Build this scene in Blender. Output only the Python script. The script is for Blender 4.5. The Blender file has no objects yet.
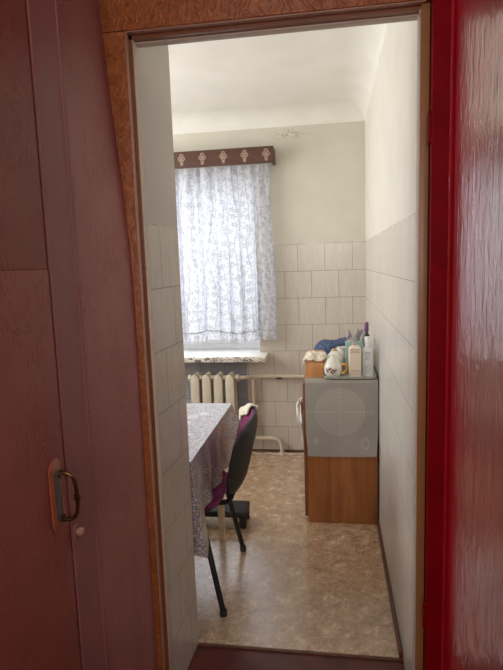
import bpy, bmesh, math, random
from mathutils import Vector, Matrix, noise
random.seed(7)
S = bpy.context.scene
COL = S.collection
PI = math.pi

# ------------------------------------------------------------------ helpers
def lin(c):
    out = []
    for v in c:
        v /= 255.0
        out.append(v / 12.92 if v <= 0.04045 else ((v + 0.055) / 1.055) ** 2.4)
    return (*out, 1.0)

class NT:
    def __init__(s, name):
        s.m = bpy.data.materials.new(name)
        s.m.use_nodes = True
        s.t = s.m.node_tree
        s.t.nodes.clear()
        s.out = s.t.nodes.new('ShaderNodeOutputMaterial')
    def n(s, typ, ins=None, **props):
        nd = s.t.nodes.new('ShaderNode' + typ)
        for k, v in props.items():
            setattr(nd, k, v)
        for k, v in (ins or {}).items():
            s.set(nd, k, v)
        return nd
    def set(s, nd, k, v):
        sock = nd.inputs[k]
        if isinstance(v, bpy.types.NodeSocket):
            s.t.links.new(v, sock)
        elif isinstance(v, bpy.types.Node):
            s.t.links.new(v.outputs[0], sock)
        else:
            sock.default_value = v
    def math(s, op, a, b=0.0, c=0.0, clamp=False):
        nd = s.n('Math', {0: a, 1: b, 2: c}, operation=op)
        nd.use_clamp = clamp
        return nd.outputs[0]
    def ramp(s, fac, stops, interp='LINEAR'):
        nd = s.n('ValToRGB', {0: fac})
        cr = nd.color_ramp
        cr.interpolation = interp
        while len(cr.elements) < len(stops):
            cr.elements.new(0.5)
        for e, (p, c) in zip(cr.elements, stops):
            e.position = p
            e.color = c if len(c) == 4 else (*c, 1)
        return nd.outputs[0]
    def mix(s, fac, a, b):
        nd = s.n('Mix', data_type='RGBA')
        s.set(nd, 0, fac); s.set(nd, 6, a); s.set(nd, 7, b)
        return nd.outputs[2]
    def pos(s):
        return s.n('NewGeometry').outputs['Position']
    def obj(s):
        return s.n('TexCoord').outputs['Object']
    def uv(s):
        return s.n('TexCoord').outputs['UV']
    def sep(s, v):
        nd = s.n('SeparateXYZ', {0: v})
        return nd.outputs[0], nd.outputs[1], nd.outputs[2]
    def comb(s, x, y, z=0.0):
        return s.n('CombineXYZ', {0: x, 1: y, 2: z}).outputs[0]
    def scale(s, v, sc):
        return s.n('Mapping', {0: v, 3: sc}).outputs[0]
    def noise(s, v, sc, detail=3.0, rough=0.55, dist=0.0):
        return s.n('TexNoise', {'Vector': v, 'Scale': sc, 'Detail': detail, 'Roughness': rough, 'Distortion': dist}).outputs[0]
    def bump(s, h, strength=0.3, dist=0.01):
        return s.n('Bump', {'Height': h, 'Strength': strength, 'Distance': dist}).outputs[0]
    def bsdf(s, color, rough=0.5, normal=None, metal=0.0, spec=0.5, coat=0.0, coat_rough=0.1, coat_ior=1.5):
        nd = s.n('BsdfPrincipled', {'Base Color': color, 'Roughness': rough, 'Metallic': metal,
                                    'Specular IOR Level': spec, 'Coat Weight': coat, 'Coat Roughness': coat_rough, 'Coat IOR': coat_ior})
        if normal is not None:
            s.set(nd, 'Normal', normal)
            if coat:
                s.set(nd, 'Coat Normal', normal)
        return nd.outputs[0]
    def done(s, sh):
        s.t.links.new(sh, s.out.inputs[0])
        return s.m

def plain(name, c, rough=0.5, metal=0.0, spec=0.5, var=0.12, sc=30.0, bump=0.0):
    k = NT(name)
    v = k.obj()
    n = k.noise(v, sc, 4)
    base = lin(c)
    lo = tuple(x * (1 - var) for x in base[:3]) + (1,)
    hi = tuple(min(1, x * (1 + var)) for x in base[:3]) + (1,)
    colr = k.ramp(n, [(0.3, lo), (0.7, hi)])
    nm = k.bump(n, bump, 0.004) if bump else None
    return k.done(k.bsdf(colr, rough, nm, metal, spec))

def obj(name, bm, m, parent=None, smooth=True, angle=0.6):
    me = bpy.data.meshes.new(name)
    bmesh.ops.recalc_face_normals(bm, faces=bm.faces[:])
    if smooth:
        for f in bm.faces:
            f.smooth = True
        for e in bm.edges:
            if len(e.link_faces) == 2:
                try:
                    if e.calc_face_angle() > angle:
                        e.smooth = False
                except ValueError:
                    pass
    bm.to_mesh(me)
    bm.free()
    o = bpy.data.objects.new(name, me)
    me.materials.append(m)
    COL.objects.link(o)
    if parent is not None:
        o.parent = parent
        o.matrix_parent_inverse = Matrix.Translation(-world_loc(parent))
    return o

def world_loc(o):
    p = Vector((0, 0, 0))
    while o is not None:
        p += o.location
        if o.parent is None:
            break
        p += o.matrix_parent_inverse.to_translation()
        o = o.parent
    return p

def thing(name, label, cat, loc, group=None):
    o = bpy.data.objects.new(name, None)
    o.empty_display_size = 0.05
    COL.objects.link(o)
    o.location = loc
    o['label'] = label; o['category'] = cat; o['kind'] = 'thing'
    if group:
        o['group'] = group
    return o

def tag(o, label, cat, group=None):
    o['label'] = label; o['category'] = cat; o['kind'] = 'thing'
    if group:
        o['group'] = group
    return o

def struct(name, bm, m, parent=None, **kw):
    o = obj(name, bm, m, parent, **kw)
    if parent is None:
        o['kind'] = 'structure'
    return o

def sempty(name, loc):
    o = bpy.data.objects.new(name, None)
    COL.objects.link(o)
    o.location = loc
    o['kind'] = 'structure'
    return o

def B():
    return bmesh.new()

def box(bm, x0, x1, y0, y1, z0, z1, bev=0.0, seg=2):
    r = bmesh.ops.create_cube(bm, size=1.0)
    vs = r['verts']
    for v in vs:
        v.co = Vector(((x0 + x1) / 2 + v.co.x * (x1 - x0), (y0 + y1) / 2 + v.co.y * (y1 - y0), (z0 + z1) / 2 + v.co.z * (z1 - z0)))
    if bev:
        es = list({e for v in vs for e in v.link_edges})
        bmesh.ops.bevel(bm, geom=es, offset=bev, segments=seg, affect='EDGES', profile=0.5, clamp_overlap=True)
    return bm

def prism(bm, pts, z0, z1):
    lo = [bm.verts.new((x, y, z0)) for x, y in pts]
    hi = [bm.verts.new((x, y, z1)) for x, y in pts]
    bm.faces.new(lo[::-1]); bm.faces.new(hi)
    n = len(pts)
    for i in range(n):
        j = (i + 1) % n
        bm.faces.new((lo[i], lo[j], hi[j], hi[i]))
    return bm

def lathe(bm, prof, c, seg=24, sx=1.0, sy=1.0):
    rings = []
    for r, z in prof:
        if r < 1e-6:
            rings.append([bm.verts.new((c[0], c[1], c[2] + z))])
        else:
            rings.append([bm.verts.new((c[0] + r * sx * math.cos(2 * PI * i / seg), c[1] + r * sy * math.sin(2 * PI * i / seg), c[2] + z)) for i in range(seg)])
    for a, b in zip(rings, rings[1:]):
        for i in range(seg):
            j = (i + 1) % seg
            if len(a) == 1 and len(b) == 1:
                continue
            if len(a) == 1:
                bm.faces.new((a[0], b[i], b[j]))
            elif len(b) == 1:
                bm.faces.new((a[i], a[j], b[0]))
            else:
                bm.faces.new((a[i], a[j], b[j], b[i]))
    return bm

def catmull(pts, k=6):
    pts = [Vector(p) for p in pts]
    if len(pts) < 3:
        return pts
    out = []
    P = [pts[0] * 2 - pts[1]] + pts + [pts[-1] * 2 - pts[-2]]
    for i in range(1, len(P) - 2):
        a, b, c, d = P[i - 1], P[i], P[i + 1], P[i + 2]
        for s in range(k):
            t = s / k
            out.append(0.5 * ((2 * b) + (c - a) * t + (2 * a - 5 * b + 4 * c - d) * t * t + (3 * b - a - 3 * c + d) * t ** 3))
    out.append(pts[-1])
    return out

def tube(bm, pts, r, seg=10, smooth=True, k=6, flat=1.0):
    P = catmull(pts, k) if smooth else [Vector(p) for p in pts]
    n = len(P)
    rad = (lambda t: r) if not callable(r) else r
    up = Vector((0, 0, 1))
    rings = []
    prev = None
    for i, p in enumerate(P):
        t = (P[min(i + 1, n - 1)] - P[max(i - 1, 0)]).normalized()
        if prev is None:
            ref = up if abs(t.dot(up)) < 0.95 else Vector((1, 0, 0))
            a = t.cross(ref).normalized()
        else:
            a = (prev - t * prev.dot(t)).normalized()
        prev = a
        b = t.cross(a)
        rr = rad(i / (n - 1))
        rings.append([bm.verts.new(p + (a * math.cos(2 * PI * j / seg) + b * math.sin(2 * PI * j / seg) * flat) * rr) for j in range(seg)])
    for A, Bq in zip(rings, rings[1:]):
        for j in range(seg):
            l = (j + 1) % seg
            bm.faces.new((A[j], A[l], Bq[l], Bq[j]))
    bm.faces.new(rings[0][::-1]); bm.faces.new(rings[-1])
    return bm

def grid(bm, nu, nv, fn, uvfn=None, closed_u=False):
    V = [[bm.verts.new(fn(i / nu, j / nv)) for j in range(nv + 1)] for i in range(nu if closed_u else nu + 1)]
    uvl = bm.loops.layers.uv.new('UVMap') if uvfn else None
    m = len(V)
    for i in range(nu):
        for j in range(nv):
            i2 = (i + 1) % m
            f = bm.faces.new((V[i][j], V[i2][j], V[i2][j + 1], V[i][j + 1]))
            if uvl:
                for lp, (a, b) in zip(f.loops, ((i, j), (i + 1, j), (i + 1, j + 1), (i, j + 1))):
                    lp[uvl].uv = uvfn(a / nu, b / nv)
    return bm

def solid(bm, t, direction=None):
    """give a sheet a thickness t along its normals"""
    bmesh.ops.recalc_face_normals(bm, faces=bm.faces[:])
    bmesh.ops.solidify(bm, geom=bm.faces[:], thickness=t)
    return bm

def sstep(a, b, x):
    t = max(0.0, min(1.0, (x - a) / (b - a)))
    return t * t * (3 - 2 * t)

def fbm(x, y, z=0.0):
    return noise.fractal(Vector((x, y, z)), 1.0, 2.0, 3)

# ------------------------------------------------------------------ measures (metres; camera stands over the origin)
H = 1.47
XR, XL, YL, YB, YD = 0.24, -0.538, 1.845, 3.99, 1.56
XH = -0.58            # hall wall on the left
ZT = 1.6              # top of the tiling
ZO = 2.107            # door opening
ZC = 2.545             # ceiling
KL = -2.35            # far end of the kitchen on the left

# ------------------------------------------------------------------ materials
def tiled(name, axis, tile, tile2, grout, plaster, shift=0.055, rough=0.22, stain=False, gsize=0.0016):
    k = NT(name)
    x, y, z = k.sep(k.pos())
    u = x if axis == 'X' else y
    wob = k.noise(k.pos(), 3.0, 2)
    vec = k.comb(k.math('ADD', u, shift), k.math('ADD', z, k.math('MULTIPLY', k.math('SUBTRACT', wob, 0.5), 0.004)))
    br = k.n('TexBrick', {'Vector': vec, 'Color1': (0, 0, 0, 1), 'Color2': (1, 1, 1, 1), 'Mortar': (0.5, 0.5, 0.5, 1), 'Scale': 1.0,
                          'Mortar Size': gsize, 'Mortar Smooth': 0.2, 'Bias': 0.0, 'Brick Width': 0.2, 'Row Height': 0.2})
    br.offset = 0.5
    # glaze figure: soft upright veins and little curls
    fig = k.noise(k.scale(k.pos(), (38, 38, 7)), 1.0, 4, 0.6, 1.2)
    per = k.math('MULTIPLY', br.outputs[0], 0.14)
    f = k.math('ADD', k.math('MULTIPLY', fig, 0.8), per, clamp=True)
    tcol = k.ramp(f, [(0.25, lin(tile2)), (0.65, lin(tile))])
    big = k.noise(k.pos(), 1.6, 2)
    tcol = k.mix(k.math('MULTIPLY', big, 0.25), tcol, lin(tile2))
    tcol = k.mix(br.outputs[1], tcol, lin(grout))
    pn = k.noise(k.pos(), 5.0, 5, 0.6)
    pcol = k.ramp(pn, [(0.3, tuple(c * 0.93 for c in lin(plaster)[:3])), (0.7, lin(plaster))])
    if stain:
        # flaking scrubby patch above the end of the pelmet
        dx = k.math('DIVIDE', k.math('SUBTRACT', x, -0.30), 0.17)
        dz = k.math('DIVIDE', k.math('SUBTRACT', z, 2.385), 0.045)
        d = k.math('ADD', k.math('MULTIPLY', dx, dx), k.math('MULTIPLY', dz, dz))
        fall = k.math('SUBTRACT', 1.0, d, clamp=True)
        sp = k.noise(k.pos(), 60.0, 3, 0.7)
        msk = k.math('MULTIPLY', k.math('GREATER_THAN', sp, 0.56), fall, clamp=True)
        pcol = k.mix(k.math('MULTIPLY', msk, 0.55), pcol, lin((120, 110, 95)))
    edge = k.math('ADD', z, k.math('MULTIPLY', k.math('SUBTRACT', pn, 0.5), 0.02))
    top = k.math('GREATER_THAN', edge, ZT)
    colr = k.mix(top, tcol, pcol)
    rgh = k.math('ADD', k.math('MULTIPLY', top, 0.6 - rough), rough, clamp=True)
    hgt = k.math('ADD', k.math('MULTIPLY', fig, 0.25), k.math('MULTIPLY', br.outputs[1], -1.0))
    hgt = k.math('ADD', k.math('MULTIPLY', hgt, k.math('SUBTRACT', 1.0, top)), k.math('MULTIPLY', pn, 0.6))
    return k.done(k.bsdf(colr, rgh, k.bump(hgt, 0.35, 0.003), spec=0.4))

M = {}
M['back'] = tiled('back_wall_tile', 'X', (210, 203, 191), (193, 186, 174), (134, 120, 108), (212, 209, 195), stain=True)
M['right'] = tiled('right_wall_tile', 'Y', (220, 217, 210), (208, 204, 196), (168, 160, 150), (226, 223, 212))
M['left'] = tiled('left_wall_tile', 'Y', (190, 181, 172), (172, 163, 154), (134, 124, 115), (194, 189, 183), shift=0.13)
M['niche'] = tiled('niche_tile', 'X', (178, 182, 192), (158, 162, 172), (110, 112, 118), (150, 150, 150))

k = NT('whitewash')
n = k.noise(k.pos(), 4.0, 5)
M['ceil'] = k.done(k.bsdf(k.ramp(n, [(0.3, lin((230, 228, 219))), (0.7, lin((238, 236, 228)))]), 0.75, k.bump(n, 0.1, 0.01)))

def linoleum():
    k = NT('linoleum')
    p = k.pos()
    a = k.noise(p, 16.0, 6, 0.7, 0.5)
    b = k.noise(k.scale(p, (1, 1, 1)), 34.0, 4, 0.7, 2.5)
    f = k.math('ADD', k.math('MULTIPLY', a, 0.55), k.math('MULTIPLY', b, 0.5))
    c = k.ramp(f, [(0.36, lin((112, 86, 64))), (0.49, lin((174, 142, 110))), (0.6, lin((206, 178, 146))), (0.7, lin((228, 210, 186)))])
    w = k.n('TexWave', {'Vector': p, 'Scale': 30.0, 'Distortion': 22.0, 'Detail': 3.0, 'Detail Scale': 2.2})
    c = k.mix(k.math('MULTIPLY', k.math('GREATER_THAN', w.outputs[1], 0.9), 0.22), c, lin((222, 200, 168)))
    rg = k.math('ADD', k.math('MULTIPLY', a, 0.22), 0.14)
    return k.done(k.bsdf(c, rg, k.bump(b, 0.12, 0.002), spec=0.8, coat=1.0, coat_rough=0.24, coat_ior=2.0))
M['lino'] = linoleum()

def painted(name, c, c2, rough=0.35, wr=1.0, coat=0.0, spec=0.4):
    """old oil paint over wrinkled wallpaper: short raised creases"""
    k = NT(name)
    p = k.pos()
    warp = k.noise(p, 6.0, 3)
    rg = k.math('ABSOLUTE', k.math('SUBTRACT', k.noise(k.scale(p, (1, 1, 0.7)), 22.0, 2, 0.5, 1.4), 0.5))
    patch = k.math('MULTIPLY', k.math('SUBTRACT', k.noise(p, 9.0, 2), 0.44), 9.0, clamp=True)
    cr = k.math('MULTIPLY', k.math('SUBTRACT', 1.0, k.math('MULTIPLY', rg, 26.0), clamp=True), patch)
    fine = k.noise(p, 70.0, 4, 0.6)
    h = k.math('ADD', k.math('MULTIPLY', cr, 1.0), k.math('ADD', k.math('MULTIPLY', warp, 1.3), k.math('MULTIPLY', fine, 0.18)))
    colr = k.ramp(k.noise(p, 3.5, 5), [(0.3, lin(c)), (0.7, lin(c2))])
    return k.done(k.bsdf(colr, rough, k.bump(h, 0.5 * wr, 0.004), spec=spec, coat=coat))
M['mauve'] = painted('old_mauve_paint', (146, 92, 90), (162, 108, 104), 0.5, 0.9, spec=0.25)
M['mauve_door'] = painted('door_mauve_paint', (138, 70, 64), (156, 84, 76), 0.5, 0.8, spec=0.25)
M['mauve_frame'] = painted('frame_mauve_paint', (136, 84, 84), (148, 96, 94), 0.5, 0.5, spec=0.25)

def ochre():
    k = NT('ochre_brown_paint')
    p = k.pos()
    a = k.noise(p, 26.0, 5, 0.65, 1.5)
    w = k.n('TexWave', {'Vector': p, 'Scale': 12.0, 'Distortion': 16.0, 'Detail': 3.0, 'Detail Scale': 2.0})
    c = k.ramp(a, [(0.3, lin((122, 66, 32))), (0.55, lin((158, 90, 46))), (0.75, lin((176, 108, 60)))])
    h = k.math('ADD', a, k.math('MULTIPLY', k.math('POWER', w.outputs[1], 4.0), 0.7))
    return k.done(k.bsdf(c, 0.45, k.bump(h, 0.45, 0.004), spec=0.35))
M['ochre'] = ochre()
M['brown'] = plain('brown_paint', (150, 104, 62), 0.4, var=0.08, sc=12)
M['brown_dark'] = plain('dark_brown_paint', (122, 70, 38), 0.4, var=0.1, sc=12)

def chipped():
    k = NT('chipped_white_paint')
    p = k.pos()
    n = k.noise(p, 24.0, 4, 0.7)
    c = k.mix(k.math('GREATER_THAN', n, 0.66), lin((196, 180, 164)), lin((126, 92, 66)))
    return k.done(k.bsdf(c, 0.5, k.bump(n, 0.4, 0.003)))
M['chipped'] = chipped()
M['pinkish'] = plain('pinkish_paint', (168, 128, 110), 0.45, var=0.1, sc=20)

def gloss_red():
    k = NT('glossy_red_paint')
    p = k.pos()
    streak = k.noise(k.scale(p, (60, 60, 3.2)), 1.0, 4, 0.6, 0.6)
    lump = k.noise(k.scale(p, (1, 1, 0.55)), 22.0, 3, 0.6, 0.6)
    fine = k.noise(k.scale(p, (1, 1, 0.35)), 95.0, 2)
    h = k.math('ADD', k.math('MULTIPLY', streak, 0.75), k.math('ADD', k.math('MULTIPLY', lump, 1.5), k.math('MULTIPLY', fine, 0.3)))
    c = k.ramp(k.noise(p, 5.0, 3), [(0.3, lin((168, 6, 30))), (0.7, lin((188, 14, 38)))])
    return k.done(k.bsdf(c, 0.32, k.bump(h, 0.6, 0.004), spec=0.7, coat=1.0, coat_rough=0.14, coat_ior=1.85))
M['red'] = gloss_red()
M['red_flat'] = plain('deep_red_paint', (124, 0, 14), 0.6, var=0.15, sc=14, spec=0.08)

k = NT('hall_floor_paint')
n = k.noise(k.pos(), 9.0, 5, 0.6, 0.5)
M['hallfloor'] = k.done(k.bsdf(k.ramp(n, [(0.3, lin((70, 26, 20))), (0.7, lin((104, 44, 36)))]), 0.3, k.bump(n, 0.3, 0.004)))
M['skirt'] = plain('brown_skirting', (96, 58, 40), 0.45, var=0.15)
M['hallwall'] = plain('hall_plaster', (150, 130, 118), 0.7, var=0.08, sc=4)
M['white_frame'] = plain('white_window_paint', (232, 234, 236), 0.35, var=0.03)

def marble():
    k = NT('mottled_sill')
    p = k.obj()
    _, y, z = k.sep(k.n('NewGeometry').outputs['Normal'])
    n = k.noise(k.scale(p, (1, 1, 2.5)), 26.0, 4, 0.7, 1.0)
    front = k.math('LESS_THAN', y, -0.45)
    c = k.mix(k.math('MULTIPLY', k.math('GREATER_THAN', n, 0.535), front), lin((226, 222, 214)), lin((110, 104, 96)))
    return k.done(k.bsdf(c, 0.3))
M['sill'] = marble()

def wood(name, c1, c2, axis=2, rough=0.4):
    k = NT(name)
    sc = [26, 26, 26]; sc[axis] = 1.6
    n = k.noise(k.scale(k.pos(), tuple(sc)), 1.0, 4, 0.6, 0.8)
    n2 = k.noise(k.pos(), 2.5, 3)
    f = k.math('ADD', k.math('MULTIPLY', n, 0.7), k.math('MULTIPLY', n2, 0.35))
    c = k.ramp(f, [(0.36, lin(c1)), (0.66, lin(c2))])
    return k.done(k.bsdf(c, rough, k.bump(n, 0.08, 0.002), spec=0.4))
M['cabinet'] = wood('cabinet_veneer', (138, 82, 40), (174, 112, 62))
M['cab_edge'] = wood('cabinet_edge', (116, 70, 36), (140, 88, 48))
M['boxwood'] = wood('box_wood', (188, 130, 78), (212, 156, 102))
M['palewood'] = plain('cream_paint_wood', (214, 190, 160), 0.5, var=0.08, sc=8)
M['worktop'] = plain('worktop', (170, 120, 76), 0.4)

def lace():
    k = NT('printed_curtain_cloth')
    uv = k.uv()
    # sprigs: little five-petalled flowers in scattered cells, linked by thin wandering stems
    def flowers(sc, size, off):
        v = k.n('Mapping', {0: uv, 1: off, 3: (sc, sc, sc)}).outputs[0]
        vo = k.n('TexVoronoi', {'Vector': v, 'Scale': 1.0, 'Randomness': 1.0}, feature='F1', voronoi_dimensions='2D')
        d = k.n('VectorMath', {0: v, 1: vo.outputs['Position']}, operation='SUBTRACT').outputs[0]
        x, y, _ = k.sep(d)
        th = k.math('ARCTAN2', y, x)
        pet = k.math('ADD', 0.62, k.math('MULTIPLY', k.math('COSINE', k.math('MULTIPLY', th, 5.0)), 0.38))
        r = k.math('DIVIDE', vo.outputs['Distance'], pet)
        body = k.math('LESS_THAN', r, size)
        core = k.math('GREATER_THAN', vo.outputs['Distance'], size * 0.28)
        return k.math('MULTIPLY', body, core)
    f1 = flowers(17.0, 0.35, (0, 0, 0))
    f2 = flowers(34.0, 0.34, (3.3, 1.7, 0))
    keep = k.math('GREATER_THAN', k.noise(uv, 9.0, 1), 0.42)
    f2 = k.math('MULTIPLY', f2, keep)
    wv = k.n('TexWave', {'Vector': k.scale(uv, (1, 0.45, 1)), 'Scale': 4.2, 'Distortion': 7.0, 'Detail': 1.5, 'Detail Scale': 1.5})
    stem = k.math('GREATER_THAN', wv.outputs[1], 0.975)
    pat = k.math('MAXIMUM', k.math('MULTIPLY', f1, 0.65), k.math('MAXIMUM', k.math('MULTIPLY', f2, 0.62), k.math('MULTIPLY', stem, 0.45)))
    base = lin((214, 214, 219))
    colr = k.mix(pat, base, lin((140, 136, 136)))
    dif = k.n('BsdfDiffuse', {'Color': colr}).outputs[0]
    tr = k.n('BsdfTranslucent', {'Color': colr}).outputs[0]
    a = k.n('MixShader', {0: 0.5, 1: dif, 2: tr}).outputs[0]
    tp = k.n('BsdfTransparent').outputs[0]
    return k.done(k.n('MixShader', {0: k.math('MULTIPLY', k.math('SUBTRACT', 1.0, pat), 0.07), 1: a, 2: tp}).outputs[0])
M['lace'] = lace()

def cloth_print():
    k = NT('printed_oilcloth')
    p = k.pos()
    x, y, z = k.sep(p)
    vo = k.n('TexVoronoi', {'Vector': p, 'Scale': 75.0}, feature='DISTANCE_TO_EDGE')
    cell = k.math('LESS_THAN', vo.outputs[0], 0.13)
    br = k.n('TexVoronoi', {'Vector': p, 'Scale': 9.0}, feature='F1')
    swirl = k.n('TexWave', {'Vector': p, 'Scale': 9.0, 'Distortion': 12.0, 'Detail': 2.0}, )
    c = k.mix(k.math('MULTIPLY', cell, 0.75), lin((190, 187, 190)), lin((82, 80, 88)))
    c = k.mix(k.math('MULTIPLY', k.math('GREATER_THAN', swirl.outputs[1], 0.72), 0.45), c, lin((150, 122, 98)))
    c = k.mix(k.math('MULTIPLY', k.math('LESS_THAN', br.outputs[0], 0.28), 0.35), c, lin((226, 222, 218)))
    return k.done(k.bsdf(c, 0.3, k.bump(vo.outputs[0], 0.2, 0.002), spec=0.5, coat=0.5, coat_rough=0.2, coat_ior=1.5))
M['oilcloth'] = cloth_print()

M['purple'] = plain('purple_upholstery', (112, 32, 80), 0.85, var=0.2, sc=160, bump=0.2)
M['black_plastic'] = plain('black_plastic', (26, 26, 27), 0.5, var=0.15, sc=60, bump=0.1)
M['black_metal'] = plain('black_powdercoat', (18, 18, 19), 0.4, var=0.1)
M['cream_cloth'] = plain('cream_cloth', (216, 208, 190), 0.85, var=0.08, sc=60, bump=0.2)
M['white_cloth'] = plain('white_cotton', (230, 228, 224), 0.85, var=0.05, sc=60, bump=0.2)
M['radiator'] = plain('cream_radiator_paint', (204, 196, 178), 0.38, var=0.05, sc=8)
M['pipe'] = plain('cream_pipe_paint', (200, 188, 168), 0.38, var=0.06, sc=10)
M['pelmet'] = wood('pelmet_wood', (80, 54, 46), (94, 66, 55), axis=0, rough=0.5)
M['motif'] = plain('pelmet_motif', (178, 150, 134), 0.6)
M['brass'] = plain('aged_brass', (112, 84, 58), 0.3, metal=1.0, var=0.25, sc=60)
M['old_metal'] = plain('worn_grey_metal', (92, 84, 78), 0.5, metal=0.3, var=0.25, sc=60)
M['pink_plate'] = plain('painted_handle_plate', (150, 82, 58), 0.4, var=0.15)
M['cable'] = plain('white_cable', (214, 206, 194), 0.5)
M['dark_clip'] = plain('dark_clip', (44, 38, 34), 0.6)

def mat_print():
    k = NT('printed_silicone_mat')
    x, y, z = k.sep(k.pos())
    def rad(cx, cz, sx=1.0, sz=1.0):
        dx = k.math('DIVIDE', k.math('SUBTRACT', x, cx), sx)
        dz = k.math('DIVIDE', k.math('SUBTRACT', z, cz), sz)
        return k.math('SQRT', k.math('ADD', k.math('MULTIPLY', dx, dx), k.math('MULTIPLY', dz, dz))), dx, dz
    r, dx, dz = rad(0.031, 0.650)
    fr = k.math('FRACT', k.math('DIVIDE', r, 0.0108))
    ring = k.math('MULTIPLY', k.math('LESS_THAN', fr, 0.24), k.math('LESS_THAN', r, 0.1325))
    th = k.math('ARCTAN2', dz, dx)
    dash = k.math('GREATER_THAN', k.math('FRACT', k.math('MULTIPLY', th, 18.0)), 0.22)
    ring = k.math('MULTIPLY', ring, dash)
    def near(v, w):
        return k.math('LESS_THAN', k.math('ABSOLUTE', v), w)
    cross = k.math('MULTIPLY', near(dz, 0.0009), k.math('LESS_THAN', k.math('ABSOLUTE', dx), 0.185))
    cross2 = k.math('MULTIPLY', near(dx, 0.0009), k.math('LESS_THAN', r, 0.1325))
    r2, ax, az = rad(-0.102, 0.482, 1.0, 1.0)
    logo = k.math('MULTIPLY', near(k.math('SUBTRACT', r2, 0.017), 0.0012), k.math('GREATER_THAN', k.math('FRACT', k.math('MULTIPLY', k.math('ADD', ax, az), 110.0)), 0.3))
    l2 = k.math('MULTIPLY', near(k.math('SUBTRACT', k.math('ADD', ax, k.math('MULTIPLY', az, -0.6)), 0.0), 0.003), k.math('LESS_THAN', r2, 0.012))
    r3, _, _ = rad(0.166, 0.475, 0.6, 1.0)
    oval = near(k.math('SUBTRACT', r3, 0.029), 0.0014)
    msk = ring
    for q in (cross, cross2, logo, l2, oval):
        msk = k.math('MAXIMUM', msk, q)
    c = k.mix(k.math('MULTIPLY', msk, 0.62), k.ramp(k.noise(k.pos(), 4.0, 3), [(0.3, lin((152, 148, 140))), (0.7, lin((164, 160, 152)))]), lin((226, 222, 214)))
    return k.done(k.bsdf(c, 0.42, spec=0.4))
M['mat'] = mat_print()

M['china'] = plain('white_china', (220, 217, 206), 0.15, var=0.03)
M['gold'] = plain('gilded_china', (214, 164, 84), 0.3, metal=0.3, var=0.2, sc=60)
M['flower_red'] = plain('painted_red', (158, 52, 62), 0.4)
M['flower_blue'] = plain('painted_violet', (92, 66, 108), 0.4)
M['leaf_green'] = plain('painted_green', (92, 108, 76), 0.4)
M['bottle'] = plain('cream_bottle_plastic', (226, 212, 192), 0.3, var=0.03)
M['bottle_white'] = plain('white_bottle_plastic', (226, 228, 230), 0.3, var=0.03)
M['teal'] = plain('teal_card', (150, 172, 168), 0.5, var=0.05)
M['grey_plastic'] = plain('grey_plastic', (132, 126, 134), 0.35, var=0.1)
M['pump_grey'] = plain('clear_grey_pump', (168, 166, 158), 0.25, var=0.05)
M['purple_cap'] = plain('purple_cap', (112, 66, 118), 0.35)
M['tray'] = plain('pale_green_tray', (172, 178, 166), 0.3, var=0.04)
M['print_tan'] = plain('tan_print', (178, 150, 124), 0.5)
def printed(name, base, ink, zlo, zhi, pitch):
    k = NT(name)
    x, y, z = k.sep(k.pos())
    row = k.math('LESS_THAN', k.math('FRACT', k.math('DIVIDE', z, pitch)), 0.38)
    word = k.math('GREATER_THAN', k.noise(k.scale(k.pos(), (260, 260, 90)), 1.0, 1), 0.46)
    band = k.math('MAXIMUM', k.math('LESS_THAN', z, zlo), k.math('GREATER_THAN', z, zhi))
    msk = k.math('MULTIPLY', k.math('MULTIPLY', row, word), band)
    return k.done(k.bsdf(k.mix(msk, lin(base), lin(ink)), 0.35))
M['print_tan'] = printed('printed_cream_label', (226, 212, 192), (140, 112, 90), .885, .975, .0075)
M['print_rows'] = printed('printed_white_label', (222, 224, 228), (120, 122, 134), .91, .93, .009)
M['print_grey'] = plain('grey_print', (150, 152, 160), 0.5)
M['dark_green'] = plain('dark_green_glass', (44, 60, 52), 0.2)

def blue_bag():
    k = NT('blue_checked_cloth')
    p = k.pos()
    x, y, z = k.sep(p)
    a = k.math('LESS_THAN', k.math('FRACT', k.math('MULTIPLY', k.math('ADD', x, k.math('MULTIPLY', y, 0.7)), 42.0)), 0.14)
    b = k.math('LESS_THAN', k.math('FRACT', k.math('MULTIPLY', k.math('SUBTRACT', x, k.math('MULTIPLY', y, 0.9)), 36.0)), 0.14)
    n = k.noise(p, 40.0, 3)
    c = k.ramp(n, [(0.3, lin((30, 42, 72))), (0.7, lin((56, 74, 112)))])
    c = k.mix(k.math('MULTIPLY', k.math('MAXIMUM', a, b), 0.45), c, lin((120, 140, 180)))
    return k.done(k.bsdf(c, 0.7, k.bump(n, 0.3, 0.004)))
M['blue'] = blue_bag()

k = NT('window_glass')
M['glass'] = k.done(k.n('MixShader', {0: 0.08, 1: k.n('BsdfTransparent').outputs[0], 2: k.n('BsdfGlossy', {'Roughness': 0.02}).outputs[0]}).outputs[0])

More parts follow.
